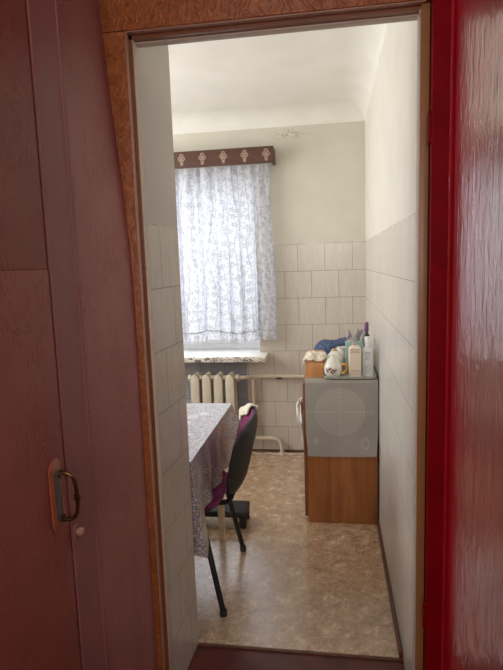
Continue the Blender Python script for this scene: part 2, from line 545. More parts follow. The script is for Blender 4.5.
# ------------------------------------------------------------------ setting: kitchen shell
WX0, WX1, WZ0, WZ1 = -1.80, -0.555, 0.788, 2.09   # window opening
NX1, NZ1 = -0.665, 0.747                           # radiator niche under the sill
bm = B()
box(bm, KL - .1, WX0, YB, YB + .3, 0, 2.7)                 # left of window
box(bm, WX1, XR + .3, YB, YB + .3, NZ1, 2.7)               # right of window above niche line
box(bm, NX1, XR + .3, YB, YB + .3, 0, NZ1)
box(bm, WX0, WX1, YB, YB + .3, WZ1, 2.7)
box(bm, WX0, WX1, YB, YB + .3, NZ1, WZ0)
struct('wall_back', bm, M['back'], smooth=False)
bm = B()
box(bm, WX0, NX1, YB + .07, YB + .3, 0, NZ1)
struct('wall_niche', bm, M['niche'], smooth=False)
bm = B()
box(bm, XR, XR + .3, YD, YB, 0, 2.7)
struct('wall_right', bm, M['right'], smooth=False)
bm = B()
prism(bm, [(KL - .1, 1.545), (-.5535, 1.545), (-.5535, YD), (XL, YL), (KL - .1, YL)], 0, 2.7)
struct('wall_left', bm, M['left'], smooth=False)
bm = B()
box(bm, KL - .1, KL, YL, YB, 0, 2.7)
struct('wall_far_left', bm, M['left'], smooth=False)

# ceiling with a coved edge
bm = B()
xs = [KL] + [KL + (XR - KL - .16) * i / 10 for i in range(1, 11)] + [XR - .16 + .16 * math.sin(PI / 2 * i / 10) for i in range(1, 11)]
ys = [YD] + [YD + (YB - YD - .16) * i / 10 for i in range(1, 11)] + [YB - .16 + .16 * math.sin(PI / 2 * i / 10) for i in range(1, 11)]
def zc(x, y):
    dz = 0
    for d in (XR - x, YB - y):
        if d < .16:
            t = 1 - d / .16
            dz = max(dz, .105 * (1 - math.sqrt(max(0, 1 - t * t))))
    return ZC - dz
V = [[bm.verts.new((x, y, zc(x, y))) for y in ys] for x in xs]
for i in range(len(xs) - 1):
    for j in range(len(ys) - 1):
        bm.faces.new((V[i][j], V[i + 1][j], V[i + 1][j + 1], V[i][j + 1]))
struct('ceiling', bm, M['ceil'])
bm = B()
box(bm, KL - .1, XR + .3, YD, YB + .3, 2.7, 2.75)
struct('roof_slab', bm, M['ceil'], smooth=False)

bm = B()
box(bm, KL - .1, XR + .02, YL, YB + .08, -.06, 0)
struct('floor', bm, M['lino'], smooth=False)
bm = B()
box(bm, -.75, .75, -1.7, YL, -.06, -.004)
struct('floor_hall', bm, M['hallfloor'], smooth=False)
bm = B()
box(bm, XL, XR, YL - .014, YL, -.004, .0015)
struct('trim_threshold', bm, M['skirt'], smooth=False)

bm = B()
box(bm, XR - .014, XR, YL, YB, 0, .026, .003)
struct('baseboard_right', bm, M['skirt'])
bm = B()
box(bm, NX1, XR - .014, YB - .012, YB, 0, .016, .003)
struct('baseboard_back', bm, M['skirt'])

# ------------------------------------------------------------------ window
win = sempty('window_1', ((WX0 + WX1) / 2, YB + .14, WZ0))
bm = B()
fy0, fy1 = YB + .165, YB + .225
box(bm, WX0, WX1, fy0, fy1, WZ0, WZ0 + .075, .006)
box(bm, WX0, WX1, fy0, fy1, WZ1 - .07, WZ1, .006)
for x in (WX0, WX1 - .065, -1.22):
    box(bm, x, x + .065, fy0 - .004, fy1, WZ0, WZ1, .006)
box(bm, -1.155, WX1 - .065, fy0 - .012, fy1, WZ0 + .055, WZ0 + .085, .006)
struct('window_frame', bm, M['white_frame'], win)
bm = B()
box(bm, WX0 + .05, WX1 - .05, fy0 + .03, fy0 + .034, WZ0 + .06, WZ1 - .06)
struct('pane', bm, M['glass'], win, smooth=False)
bm = B()
box(bm, WX0 - .06, -.492, 3.79, YB + .17, .748, .790, .006)
struct('window_sill', bm, M['sill'], win)
bm = B()
for i, (x0, x1) in enumerate(((WX0, WX0 + .004), (WX1 - .004, WX1))):
    box(bm, x0, x1, YB, fy0, .790, WZ1)
box(bm, WX0, WX1, YB, fy0, WZ1 - .004, WZ1)
struct('reveal', bm, M['white_frame'], win, smooth=False)

# ------------------------------------------------------------------ pelmet and curtain
px0, px1 = -1.86, -.400
pl = thing('pelmet', 'dark brown wooden pelmet board with pale flower motifs above the curtain', 'pelmet', ((px0 + px1) / 2, YB, 2.17))
bm = B()
box(bm, px0, px1, 3.845, 3.868, 2.170, 2.283, .003)
box(bm, px1 - .016, px1, 3.868, YB, 2.172, 2.281, .002)
box(bm, px0, px0 + .016, 3.868, YB, 2.172, 2.281, .002)
obj('board', bm, M['pelmet'], pl)
for q in range(9):
    cx = -.452 - q * .1535
    bm = B()
    for dx, dz, r in ((0, .026, .0125), (-.013, .006, .012), (.013, .006, .012), (0, -.010, .012), (0, -.031, .0085)):
        c = Vector((cx + dx, 3.8445, 2.226 + dz))
        pts = [c + Vector((math.cos(a) * r, 0, math.sin(a) * r)) for a in [2 * PI * j / 12 for j in range(13)]]
        tube(bm, pts, .0034, 6, smooth=False)
        lathe(bm, [(0, 0), (.0045, 0.0), (.0045, .004), (0, .004)], (0, 0, 0), 8)
        for v in bm.verts[-18:]:
            x, y, z = v.co
            v.co = Vector((c.x + x, c.y - z + .002, c.z + y))
    obj('flower_motif', bm, M['motif'], pl)

cu = thing('curtain', 'white gathered window curtain printed with grey flower sprigs, frilled hem', 'curtain', (-1.1, 3.88, .9))
cx0, cx1 = -1.80, -.435
def fold(u, w):
    """depth of the gathers at width u; w = 0 at the heading, 1 at the hem"""
    x = u * 1.365
    a = math.sin(x * 88 + 2.2 * math.sin(x * 9)) * .011
    b = math.sin(x * 56 + 1.8 * math.sin(x * 11 + 1)) * .032
    c = math.sin(x * 118 + 3 * math.sin(x * 13)) * .004
    return a * (1 - .55 * w) + b * (.55 + .65 * w) + c * (1 - .8 * w)
def cur(u, v):
    w = 1 - v
    x = cx0 + (cx1 + .022 * w ** 1.5 - .006 * math.sin(w * 7) - cx0) * u
    x += .023 * math.cos((x - cx0) * 56 + 1.8 * math.sin((x - cx0) * 11 + 1)) * (.35 + .65 * w) * min(1, 12 * (1 - u))
    z = .962 + (2.168 - .962) * v + (.012 * math.sin(u * 22)) * w
    return Vector((x, 3.902 + fold(u, w), z))
bm = B()
grid(bm, 420, 40, cur, lambda a, b: (a * 2.2, b * 1.2))
obj('panel', bm, M['lace'], cu)
bm = B()
def frill(u, v):
    top = cur(u, 0)
    w = 1 - v
    return Vector((top.x + .008 * w * math.sin(u * 150), top.y - .003 + w * .014 * math.sin(u * 190 + 3 * math.sin(u * 23)), top.z + .004 - w * .074 + w * .006 * math.sin(u * 40)))
grid(bm, 560, 5, frill, lambda a, b: (a * 2.2 + .4, b * .08 + 2.1))
obj('frill', bm, M['lace'], cu)
bm = B()
def band(u, v):
    top = cur(u, 0)
    return Vector((top.x, top.y - .006, top.z + .002 + v * .005))
grid(bm, 420, 1, band)
obj('hem_band', bm, M['print_grey'], cu)
bm = B()
tube(bm, [(px0 + .016, 3.905, 2.19), (px1 - .016, 3.905, 2.19)], .007, 8, smooth=False)
obj('curtain_rod', bm, M['white_frame'], pl)

# ------------------------------------------------------------------ radiator and pipes
rad = thing('radiator', 'cream cast iron sectional radiator under the windowsill', 'radiator', (-.917, 3.93, .2))
for q in range(4):
    x = -.770 - q * .0895
    bm = B()
    for (y0, y1) in ((3.80, 3.835), (3.905, 3.94)):
        vs0 = len(bm.verts)
        prof = [(.020, .215), (.030, .235), (.032, .27), (.032, .59), (.029, .622), (.017, .644), (.004, .656)]
        pv = []
        for hw, z in prof:
            pv.append([bm.verts.new((x - hw, y0 + .004, z)), bm.verts.new((x - hw * .55, y0, z)), bm.verts.new((x + hw * .55, y0, z)), bm.verts.new((x + hw, y0 + .004, z)), bm.verts.new((x + hw, y1, z)), bm.verts.new((x - hw, y1, z))])
        for A, Bq in zip(pv, pv[1:]):
            for j in range(6):
                l = (j + 1) % 6
                bm.faces.new((A[j], A[l], Bq[l], Bq[j]))
        bm.faces.new(pv[0][::-1]); bm.faces.new(pv[-1])
    for z in (.245, .615):
        box(bm, x - .024, x + .024, 3.815, 3.925, z - .026, z + .026, .012, 2)
        tube(bm, [(x - .045, 3.87, z), (x + .045, 3.87, z)], .021, 12, smooth=False)
    box(bm, x - .006, x + .006, 3.83, 3.91, .25, .60, .003, 1)
    obj('section', bm, M['radiator'], rad)
for z in (.245, .615):
    bm = B()
    tube(bm, [(-.727, 3.87, z), (-.708, 3.87, z)], .030, 6, smooth=False)
    obj('end_plug', bm, M['radiator'], rad)
    bm = B()
    tube(bm, [(-1.079, 3.87, z), (-1.102, 3.87, z)], .030, 6, smooth=False)
    obj('end_plug', bm, M['radiator'], rad)
for x in (-.815, -.994):
    bm = B()
    tube(bm, [(x, 3.885, .575), (x, 4.06, .575)], .010, 8, smooth=False)
    obj('wall_bracket', bm, M['radiator'], rad)

pp = thing('heating_pipe', 'cream heating pipes running along the tiled wall beside the radiator', 'pipe', (-.4, 3.95, 0))
bm = B()
tube(bm, [(-.709, 3.87, .615), (-.66, 3.885, .615), (-.60, 3.93, .613), (-.5, 3.945, .612)], .0155, 12)
tube(bm, [(-.5, 3.945, .612), (.239, 3.945, .600)], .0155, 12, smooth=False)
obj('supply_pipe', bm, M['pipe'], pp)
bm = B()
tube(bm, [(-.610, 3.93, .612), (-.610, 3.93, .128)], .0150, 12, smooth=False)
obj('bypass_pipe', bm, M['pipe'], pp)
bm = B()
tube(bm, [(-.709, 3.87, .245), (-.69, 3.88, .215), (-.67, 3.915, .15), (-.65, 3.93, .128), (-.55, 3.93, .127), (-.47, 3.93, .126), (-.425, 3.93, .112), (-.405, 3.93, .07), (-.400, 3.93, .0)], .0165, 12)
obj('return_pipe', bm, M['pipe'], pp)
bm = B()
lathe(bm, [(.016, 0), (.034, 0), (.034, .006), (.016, .008)], (-.400, 3.93, 0.001), 16)
obj('floor_collar', bm, M['pipe'], pp)
bm = B()
box(bm, -.432, -.388, 3.925, 3.962, .592, .604, .002)
box(bm, -.428, -.392, 3.955, YB - .004, .590, .600, .002)
obj('pipe_clip', bm, M['dark_clip'], pp)

bm = B()
tube(bm, [(-.66, 3.90, .030), (-.62, 3.915, .012), (-.57, 3.90, .006), (-.50, 3.925, .006), (-.44, 3.91, .006), (-.37, 3.93, .006), (-.30, 3.915, .006), (-.24, 3.93, .006), (-.17, 3.92, .006)], .0048, 8)
tag(obj('cable', bm, M['cable']), 'thin white cable lying along the foot of the tiled back wall', 'cable')

# ------------------------------------------------------------------ cabinet
CX0, CX1, CY0, CY1, CZ = -.152, .232, 2.861, 3.80, .828
cab = thing('kitchen_cabinet', 'orange brown wooden kitchen cabinet standing against the tiled right wall', 'cabinet', (.04, 3.3, 0))
bm = B(); box(bm, CX0, CX1, CY0, CY0 + .018, 0, CZ - .018, .0012)
obj('side_panel', bm, M['cabinet'], cab)
bm = B(); box(bm, CX0, CX1, CY1 - .018, CY1, 0, CZ - .018, .0012)
obj('side_panel', bm, M['cabinet'], cab)
bm = B(); box(bm, CX0 - .006, CX1, CY0 - .001, CY1, CZ - .018, CZ, .0015)
obj('cabinet_top', bm, M['worktop'], cab)
bm = B(); box(bm, CX0 + .03, CX0 + .046, CY0 + .018, CY1 - .018, 0, .075); box(bm, CX1 - .012, CX1, CY0 + .018, CY1 - .018, .0, CZ - .018); box(bm, CX0, CX1 - .012, CY0 + .018, CY1 - .018, .075, .093)
obj('carcass', bm, M['cab_edge'], cab)
for q in range(2):
    y0 = CY0 + .004 + q * .468
    bm = B(); box(bm, CX0 - .0185, CX0 - .0015, y0, y0 + .463, .035, CZ - .024, .0015)
    dr = obj('door', bm, M['cab_edge'], cab)
    bm = B()
    hy = y0 + .12
    tube(bm, [(CX0 - .018, hy - .05, .672), (CX0 - .034, hy - .044, .672), (CX0 - .036, hy, .672), (CX0 - .034, hy + .044, .672), (CX0 - .018, hy + .05, .672)], .005, 8)
    obj('door_handle', bm, M['old_metal'], dr)

# silicone mat over the front edge
bm = B()
def matf(u, v):
    L = .436 + .085
    s = v * L
    x = -.157 + .392 * u
    if s < .085:
        y, z = CY0 + .083 - s, CZ + .0028
        x += .002 * (.5 - u)
    else:
        d = s - .085
        a = min(1, d / .02)
        y = CY0 - .004 - .006 * math.sin(a * PI / 2) - .0035 * math.sin(d * 9 + u * 2.0)
        z = CZ + .0028 - d
        bottom = sstep(.25, .46, d)
        y -= .022 * bottom * abs(u - .45) ** 1.5 * 2 + .003 * bottom
        x += bottom * (.010 * (1 - u) - .010 * u)
        z += bottom * (.020 * (.12 - u) * (1 - u) * 2 + .013 * u)
    return Vector((x, y, z))
grid(bm, 24, 60, matf)
solid(bm, .0018)
tag(obj('baking_mat', bm, M['mat']), 'grey silicone baking mat with printed rings hanging over the cabinet edge', 'baking mat')

# white towel hung on the cabinet's door handle
bm = B()
def tow(u, v):
    z = .686 - .262 * v
    a = 2 * PI * u
    full = (.5 + .5 * sstep(0, .12, v)) * (1 - .78 * sstep(.42, .72, v)) * (1 - .5 * sstep(.9, 1, v))
    pleat = 1 + .20 * math.sin(a * 5 + v * 4) + .14 * math.sin(a * 8 - v * 6)
    x = CX0 - .0405 - .003 * math.sin(v * 9) + .0185 * full * pleat * math.cos(a) + .012 * sstep(.5, .8, v)
    y = 2.985 + .042 * (full + .12) * pleat * math.sin(a) - .01 * v
    return Vector((min(x, CX0 - .0205), y, z + .008 * math.sin(a * 2) * (1 - v)))
grid(bm, 48, 30, tow, closed_u=True)
es = [e for e in bm.edges if e.is_boundary]
bmesh.ops.holes_fill(bm, edges=es, sides=0)
tag(obj('towel', bm, M['white_cloth']), 'crumpled white towel hanging from the cabinet door handle', 'towel')

# tray
bm = B()
TX0, TX1, TY0, TY1, TZ = -.054, .226, 2.842, 3.09, .8335
def rr(x0, x1, y0, y1, r, n=5):
    out = []
    for cx, cy, a0 in ((x1 - r, y0 + r, -PI / 2), (x1 - r, y1 - r, 0), (x0 + r, y1 - r, PI / 2), (x0 + r, y0 + r, PI)):
        for i in range(n + 1):
            a = a0 + PI / 2 * i / n
            out.append((cx + r * math.cos(a), cy + r * math.sin(a)))
    return out
def loops(bm, rings, cap0=True, cap1=True):
    R = [[bm.verts.new(p) for p in ring] for ring in rings]
    n = len(R[0])
    for A, Bq in zip(R, R[1:]):
        for i in range(n):
            j = (i + 1) % n
            bm.faces.new((A[i], A[j], Bq[j], Bq[i]))
    if cap0: bm.faces.new(R[0][::-1])
    if cap1: bm.faces.new(R[-1])
    return bm
def rrz(off, z, r=.03):
    return [(x, y, z) for x, y in rr(TX0 - off, TX1 + off, TY0 - off, TY1 + off, r + off)]
loops(bm, [rrz(-.014, TZ), rrz(-.004, TZ + .002), rrz(0, TZ + .012), rrz(.003, TZ + .014), rrz(.0, TZ + .0155), rrz(-.006, TZ + .0045), rrz(-.018, TZ + .0035)])
tag(obj('tray', bm, M['tray']), 'pale shallow serving tray on top of the cabinet, bottles standing on it', 'tray')
TT = TZ + .004

# ------------------------------------------------------------------ things on the cabinet
def china_flowers(c, r, z0, parent):
    bm1, bm2, bm3 = B(), B(), B()
    for bmx, spots in ((bm1, ((-.016, .006), (.004, .004), (-.004, -.006))), (bm2, ((-.024, -.006), (.014, -.002), (-.008, .012))), (bm3, ((.022, .004), (-.030, .004), (.006, -.012)))):
        for (dx, dz) in spots:
            a = -PI / 2 + dx / r - .12
            n = Vector((math.cos(a), math.sin(a), 0))
            p = Vector((c[0], c[1], z0 + dz)) + n * (r + .0006)
            t = Vector((-n.y, n.x, 0)); up = Vector((0, 0, 1))
            vs = [bmx.verts.new(p + (t * math.cos(b) + up * math.sin(b)) * .0075 * (.75 + .25 * math.cos(5 * b))) for b in [2 * PI * j / 20 for j in range(20)]]
            bmx.faces.new(vs)
    obj('painted_rose', bm1, M['flower_red'], parent)
    obj('painted_violet', bm2, M['flower_blue'], parent)
    obj('painted_foliage', bm3, M['leaf_green'], parent)

# front: flowered sugar pot with domed lid
c = (-.004, 2.894, TT)
t = thing('sugar_pot', 'white china pot with painted flowers, domed lid and gilt handle, front of tray', 'pot', c)
bm = B(); lathe(bm, [(0, 0), (.030, 0), (.034, .004), (.045, .018), (.050, .038), (.0485, .058), (.044, .074), (.040, .078)], c, 32)
obj('body', bm, M['china'], t)
bm = B(); lathe(bm, [(.0405, .077), (.0395, .081), (.032, .094), (.020, .106), (.010, .113), (.007, .118), (.0085, .123), (.006, .128), (0, .129)], c, 32)
obj('lid', bm, M['china'], t)
bm = B(); tube(bm, [(c[0] + .046, c[1] - .004, c[2] + .066), (c[0] + .066, c[1] - .004, c[2] + .070), (c[0] + .074, c[1] - .004, c[2] + .050), (c[0] + .064, c[1] - .004, c[2] + .026), (c[0] + .047, c[1] - .004, c[2] + .022)], .0075, 10)
obj('handle', bm, M['gold'], t)
bm = B(); tube(bm, [(c[0] - .046, c[1] - .004, c[2] + .060), (c[0] - .058, c[1] - .006, c[2] + .072), (c[0] - .060, c[1] - .006, c[2] + .060), (c[0] - .049, c[1] - .004, c[2] + .046)], .004, 8)
obj('handle', bm, M['gold'], t)
china_flowers(c, .0498, c[2] + .042, t)

# behind: round teapot
c = (.008, 3.03, TT)
t = thing('teapot', 'round white china teapot with gilt knob and short spout, behind the flowered pot', 'teapot', c)
bm = B(); lathe(bm, [(0, 0), (.034, 0), (.038, .006), (.048, .030), (.053, .056), (.050, .080), (.041, .100), (.036, .104)], c, 32)
obj('body', bm, M['china'], t)
bm = B(); lathe(bm, [(.036, .1035), (.032, .109), (.018, .117), (.006, .121), (0, .122)], c, 32)
obj('lid', bm, M['china'], t)
bm = B(); lathe(bm, [(.0045, .1205), (.007, .126), (.007, .132), (.003, .136), (0, .136)], c, 14)
obj('lid_knob', bm, M['gold'], t)
bm = B(); tube(bm, [(c[0] - .040, c[1] - .02, c[2] + .060), (c[0] - .050, c[1] - .030, c[2] + .085), (c[0] - .054, c[1] - .034, c[2] + .106), (c[0] - .060, c[1] - .038, c[2] + .120)], lambda q: .013 - .007 * q, 10)
obj('spout', bm, M['china'], t)
bm = B(); tube(bm, [(c[0] + .010, c[1] + .044, c[2] + .092), (c[0] + .016, c[1] + .066, c[2] + .104), (c[0] + .022, c[1] + .080, c[2] + .084), (c[0] + .020, c[1] + .074, c[2] + .050), (c[0] + .012, c[1] + .046, c[2] + .036)], .0055, 10)
obj('handle', bm, M['gold'], t)
# small white china lid knob piece beside the teapot: milk jug
c = (.048, 3.185, CZ)
t = thing('milk_jug', 'small white china jug standing just behind the round teapot', 'jug', c)
bm = B(); lathe(bm, [(0, 0), (.026, 0), (.030, .006), (.040, .035), (.038, .075), (.028, .105), (.030, .128), (.028, .128), (.026, .106), (.030, .07), (0, .02)], c, 24)
obj('body', bm, M['china'], t)
bm = B(); tube(bm, [(c[0] - .030, c[1], c[2] + .115), (c[0] - .056, c[1] - .01, c[2] + .11), (c[0] - .060, c[1] - .01, c[2] + .07), (c[0] - .036, c[1], c[2] + .05)], .005, 8)
obj('handle', bm, M['china'], t)

# pump bottle
c = (.114, 2.892, TT)
t = thing('pump_bottle', 'square cream soap bottle with a grey pump, at the front of the tray', 'bottle', c)
def sq(w, z, r):
    return [(c[0] + x, c[1] + y, c[2] + z) for x, y in rr(-w, w, -w * .8, w * .8, r)]
bm = B(); loops(bm, [sq(.030, 0, .006), sq(.033, .004, .008), sq(.033, .150, .008), sq(.031, .160, .009), sq(.018, .172, .012), sq(.013, .176, .010)])
obj('bottle_body', bm, M['bottle'], t)
bm = B(); box(bm, c[0] - .026, c[0] + .026, c[1] - .0272, c[1] - .0266, c[2] + .016, c[2] + .157)
obj('printed_label', bm, M['print_tan'], t)
bm = B(); lathe(bm, [(.013, .174), (.0135, .190), (.006, .193), (.005, .206), (.011, .208), (.011, .216), (.006, .219), (0, .219)], c, 16)
tube(bm, [(c[0], c[1], c[2] + .213), (c[0] - .020, c[1] - .012, c[2] + .214), (c[0] - .030, c[1] - .018, c[2] + .207)], .0048, 8)
obj('pump', bm, M['pump_grey'], t)

# tall white bottle
c = (.184, 2.900, TT)
t = thing('shampoo_bottle', 'slim white bottle with a long white cap, beside the right wall on tray', 'bottle', c)
bm = B(); lathe(bm, [(0, 0), (.026, 0), (.029, .004), (.029, .145), (.026, .156), (.015, .166), (.012, .168)], c, 24, 1, .75)
obj('bottle_body', bm, M['bottle_white'], t)
bm = B(); lathe(bm, [(.0165, .165), (.0165, .215), (.015, .219), (0, .219)], c, 20)
obj('cap', bm, M['bottle_white'], t)
bm = B()
grid(bm, 14, 1, lambda u, v: Vector((c[0] + .0293 * math.cos(-PI / 2 - .65 + 1.1 * u), c[1] + .75 * .0296 * math.sin(-PI / 2 - .65 + 1.1 * u), c[2] + .02 + .12 * v)))
obj('printed_label', bm, M['print_rows'], t)

# teal carton
bm = B(); box(bm, .066, .166, 2.985, 3.045, TT, TT + .176, .002)
box(bm, .070, .162, 3.012, 3.018, TT + .176, TT + .180, .001)
tag(obj('carton', bm, M['teal']), 'teal cardboard carton standing behind the pump bottle', 'carton')

# grey spray bottle and purple capped bottle, grey capped bottle behind
c = (.140, 3.122, CZ)
t = thing('spray_bottle', 'grey trigger spray bottle standing behind the teal carton', 'bottle', c)
bm = B(); lathe(bm, [(0, 0), (.027, 0), (.029, .004), (.029, .12), (.022, .15), (.012, .165), (.012, .178)], c, 20, 1, .8)
obj('bottle_body', bm, M['grey_plastic'], t)
bm = B()
tube(bm, [(c[0] - .030, c[1] - .01, c[2] + .190), (c[0] - .012, c[1] - .005, c[2] + .200), (c[0] + .008, c[1], c[2] + .214), (c[0] + .030, c[1] + .005, c[2] + .236)], lambda q: .006 + .010 * math.sin(q * PI), 10)
lathe(bm, [(.013, .176), (.014, .190), (.010, .205)], c, 14)
obj('spray_head', bm, M['grey_plastic'], t)
bm = B(); tube(bm, [(c[0] - .004, c[1] - .006, c[2] + .206), (c[0] + .002, c[1] - .016, c[2] + .222), (c[0] + .000, c[1] - .018, c[2] + .246)], lambda q: .008 - .004 * q, 8)
obj('trigger', bm, M['grey_plastic'], t)
c = (.194, 3.175, CZ)
t = thing('capped_bottle', 'tall dark green bottle with a purple cap, in the corner behind the others', 'bottle', c)
bm = B(); lathe(bm, [(0, 0), (.024, 0), (.026, .004), (.026, .17), (.018, .20), (.011, .212), (.011, .226)], c, 20)
obj('bottle_body', bm, M['dark_green'], t)
bm = B(); lathe(bm, [(.0125, .222), (.0135, .226), (.0125, .272), (.010, .276), (0, .276)], c, 16)
obj('cap', bm, M['purple_cap'], t)
c = (.093, 3.20, CZ)
t = thing('dropper_bottle', 'slim grey bottle with a pointed cap peeking over the carton', 'bottle', c)
bm = B(); lathe(bm, [(0, 0), (.020, 0), (.022, .004), (.022, .13), (.014, .155), (.010, .160), (.010, .170)], c, 18)
obj('bottle_body', bm, M['bottle_white'], t)
bm = B(); lathe(bm, [(.012, .168), (.018, .178), (.020, .190), (.014, .204), (.006, .216), (.003, .230), (0, .233)], c, 18)
obj('cap', bm, M['grey_plastic'], t)

# wooden box and the cloth on it
t = thing('wooden_box', 'plain orange wooden box on the cabinet under a crumpled cloth', 'box', (-.105, 3.06, CZ))
bm = B(); box(bm, -.154, -.057, 2.902, 3.25, CZ, CZ + .088, .002)
obj('box_body', bm, M['boxwood'], t)
bm = B(); box(bm, -.155, -.056, 2.901, 3.252, CZ + .089, CZ + .099, .002)
obj('box_lid', bm, M['boxwood'], t)
bm = B()
def crump(u, v):
    x = -.172 + .124 * u
    y = 2.894 + .21 * v
    z = CZ + .103 + .016 * (0.5 + fbm(u * 3.1, v * 3.3, 1.7)) + .020 * math.sin(u * PI) * math.sin(v * PI) + .006 * math.sin(u * 16 + v * 7)
    ov = max(0, -.157 - x)
    z -= ov * 2.2
    ov2 = max(0, 2.902 - y)
    z -= ov2 * 1.0
    z = max(z, CZ + .101) if x > -.157 else z
    return Vector((x + .006 * fbm(u * 4, v * 4, 9), y + .012 * fbm(u * 3, v * 3, 5), z))
grid(bm, 30, 34, crump)
solid(bm, .004)
tag(obj('folded_cloth', bm, M['cream_cloth']), 'crumpled cream cloth lying on top of the wooden box', 'cloth')

bm = B()
def bag(u, v):
    a = 2 * PI * u
    prof = math.sin(PI * min(1, v * 1.0))
    rx, ry = .118, .13
    el = v * PI
    s = max(0, math.sin(el)) ** .45
    x = -.010 + rx * s * math.cos(a)
    y = 3.47 + ry * s * math.sin(a)
    z = CZ + .060 - .060 * math.cos(el) + (.012 * math.sin(a * 3 + 1) + .018 * fbm(x * 14, y * 14, 3)) * s + .030 * s * sstep(-.08, .1, x) * (1 if v > .5 else 0)
    return Vector((x, y, max(CZ + .0005, z)))
grid(bm, 48, 22, bag, closed_u=True)
bmesh.ops.remove_doubles(bm, verts=bm.verts[:], dist=.0004)
tag(obj('cloth_bag', bm, M['blue']), 'dark blue checked cloth bag at the back of the cabinet', 'bag')

# ------------------------------------------------------------------ table with cloth
tb = thing('table', 'kitchen table with cream painted legs under the printed cloth', 'table', (-.93, 2.27, 0))
TXa, TXb, TYa, TYb, TH = -1.36, -.550, 1.890, 2.735, .722
bm = B(); box(bm, TXa, TXb, TYa, TYb, TH - .024, TH, .003)
obj('tabletop', bm, M['palewood'], tb)
for x in (TXa + .07, -.605):
    for y in (TYa + .05, 2.630):
        bm = B()
        yy = y
        pv = []
        for hw, z in ((.014, 0), (.021, .62), (.022, TH - .024)):
            pv.append([(x - hw, yy - hw, z), (x + hw, yy - hw, z), (x + hw, yy + hw, z), (x - hw, yy + hw, z)])
        loops(bm, pv)
        obj('leg', bm, M['palewood'], tb)
bm = B()
for (x0, x1, y0, y1) in ((TXa + .07, -.605, TYa + .045, TYa + .06), (TXa + .07, -.605, 2.622, 2.638), (TXa + .062, TXa + .078, TYa + .05, 2.63), (-.613, -.597, TYa + .05, 2.63)):
    box(bm, x0, x1, y0, y1, TH - .11, TH - .025)
obj('apron', bm, M['palewood'], tb)

# oilcloth: top plus a hanging skirt whose corners drop low
bm = B()
cx, cy = (TXa + TXb) / 2, (TYa + TYb) / 2
hx, hy = (TXb - TXa) / 2 + .004, (TYb - TYa) / 2 + .004
per = []
NSIDE = 44
for side in range(4):
    for i in range(NSIDE):
        s = -1 + 2 * i / NSIDE
        if side == 0: p, nrm = (hx, s * hy), (1, 0)
        elif side == 1: p, nrm = (-s * hx, hy), (0, 1)
        elif side == 2: p, nrm = (-hx, -s * hy), (-1, 0)
        else: p, nrm = (s * hx, -hy), (0, -1)
        e = 1 - abs(s)                                    # 0 at the corner
        half = hy if side % 2 == 0 else hx
        per.append((p, nrm, s, half, side))
NR = 12
rings = []
for r in range(NR + 1):
    t = r / NR
    ring = []
    for (p, nrm, s, half, side) in per:
        dist = (1 - abs(s)) * half                        # metres to nearest corner
        cornerdrop = max(0.0, 1 - dist / .17)
        far = side in (1,) or (side == 0 and s > 0) or (side == 2 and s < 0)
        drop = .258 + (.128 if not far else .10) * cornerdrop ** 1.3
        d = t * drop
        sgn = 1 if s > 0 else -1
        # blend normal towards the diagonal at corners
        tx, ty = (0, sgn) if side == 0 else ((-sgn, 0) if side == 1 else ((0, -sgn) if side == 2 else (sgn, 0)))
        k2 = cornerdrop ** 2 * .5
        nx, ny = nrm[0] + tx * k2, nrm[1] + ty * k2
        flare = d * (.045 + .09 * cornerdrop) + .012 * t * math.sin(dist * 34 + side) * (1 - .4 * cornerdrop) * (1 if side != 3 else .4)
        if side == 0 and s > 0:
            flare += d * .34 * max(0.0, 1 - dist / .24) ** 1.2
        if side == 0 and s > 0:
            flare = min(flare, .062)
        fl = flare if side not in (3,) else min(flare, .028)
        if side == 0 and s < -.9:
            ny *= .3
        x = cx + p[0] + nx * fl
        y = cy + p[1] + ny * fl
        y = max(y, 1.866)
        z = TH + .0022 - d - (.0 if r else 0)
        ring.append((x, y, z))
    rings.append(ring)
R = [[bm.verts.new(q) for q in ring] for ring in rings]
n = len(R[0])
for A, Bq in zip(R, R[1:]):
    for i in range(n):
        j = (i + 1) % n
        bm.faces.new((A[i], Bq[i], Bq[j], A[j]))
bm.faces.new(R[0])
solid(bm, .0012)
tag(obj('tablecloth', bm, M['oilcloth']), 'shiny grey patterned oilcloth hanging in points over the table edge', 'tablecloth')

# ------------------------------------------------------------------ chair
ch = thing('office_chair', 'purple upholstered chair with black plastic back shell tucked under the table', 'chair', (-.68, 2.275, 0))
YC = 2.275
def back_pt(u, v, off, sc=1.0):
    """u, v in the unit disc -> point on the curved back; off = thickness towards +x"""
    # squircle mapping
    z = .645 + .168 * v * sc
    w = .228 * sc * (1 - .10 * (1 - v) * .5)
    y = YC + w * u
    x = -.372 + .235 * (z - .655) - .056 * (u * sc) ** 2 - .014 * u * sc - .016 * max(0.0, u * sc) ** 2.2 + off
    return Vector((x, y, z))
def squircle(rn, a):
    c_, s_ = math.cos(a), math.sin(a)
    e = .52
    return (rn * math.copysign(abs(c_) ** e, c_), rn * math.copysign(abs(s_) ** e, s_))
def disc(bm, fn, na=48, nr=8):
    ctr = bm.verts.new(fn(0, 0))
    R = []
    for r in range(1, nr + 1):
        R.append([bm.verts.new(fn(*squircle(r / nr, 2 * PI * i / na))) for i in range(na)])
    for i in range(na):
        bm.faces.new((ctr, R[0][i], R[0][(i + 1) % na]))
    for A, Bq in zip(R, R[1:]):
        for i in range(na):
            j = (i + 1) % na
            bm.faces.new((A[i], Bq[i], Bq[j], A[j]))
    return R[-1]
def slab(fa, fb):
    bm = B()
    ra = disc(bm, fa); rb = disc(bm, fb)
    n = len(ra)
    for i in range(n):
        j = (i + 1) % n
        bm.faces.new((ra[i], rb[i], rb[j], ra[j]))
    return bm
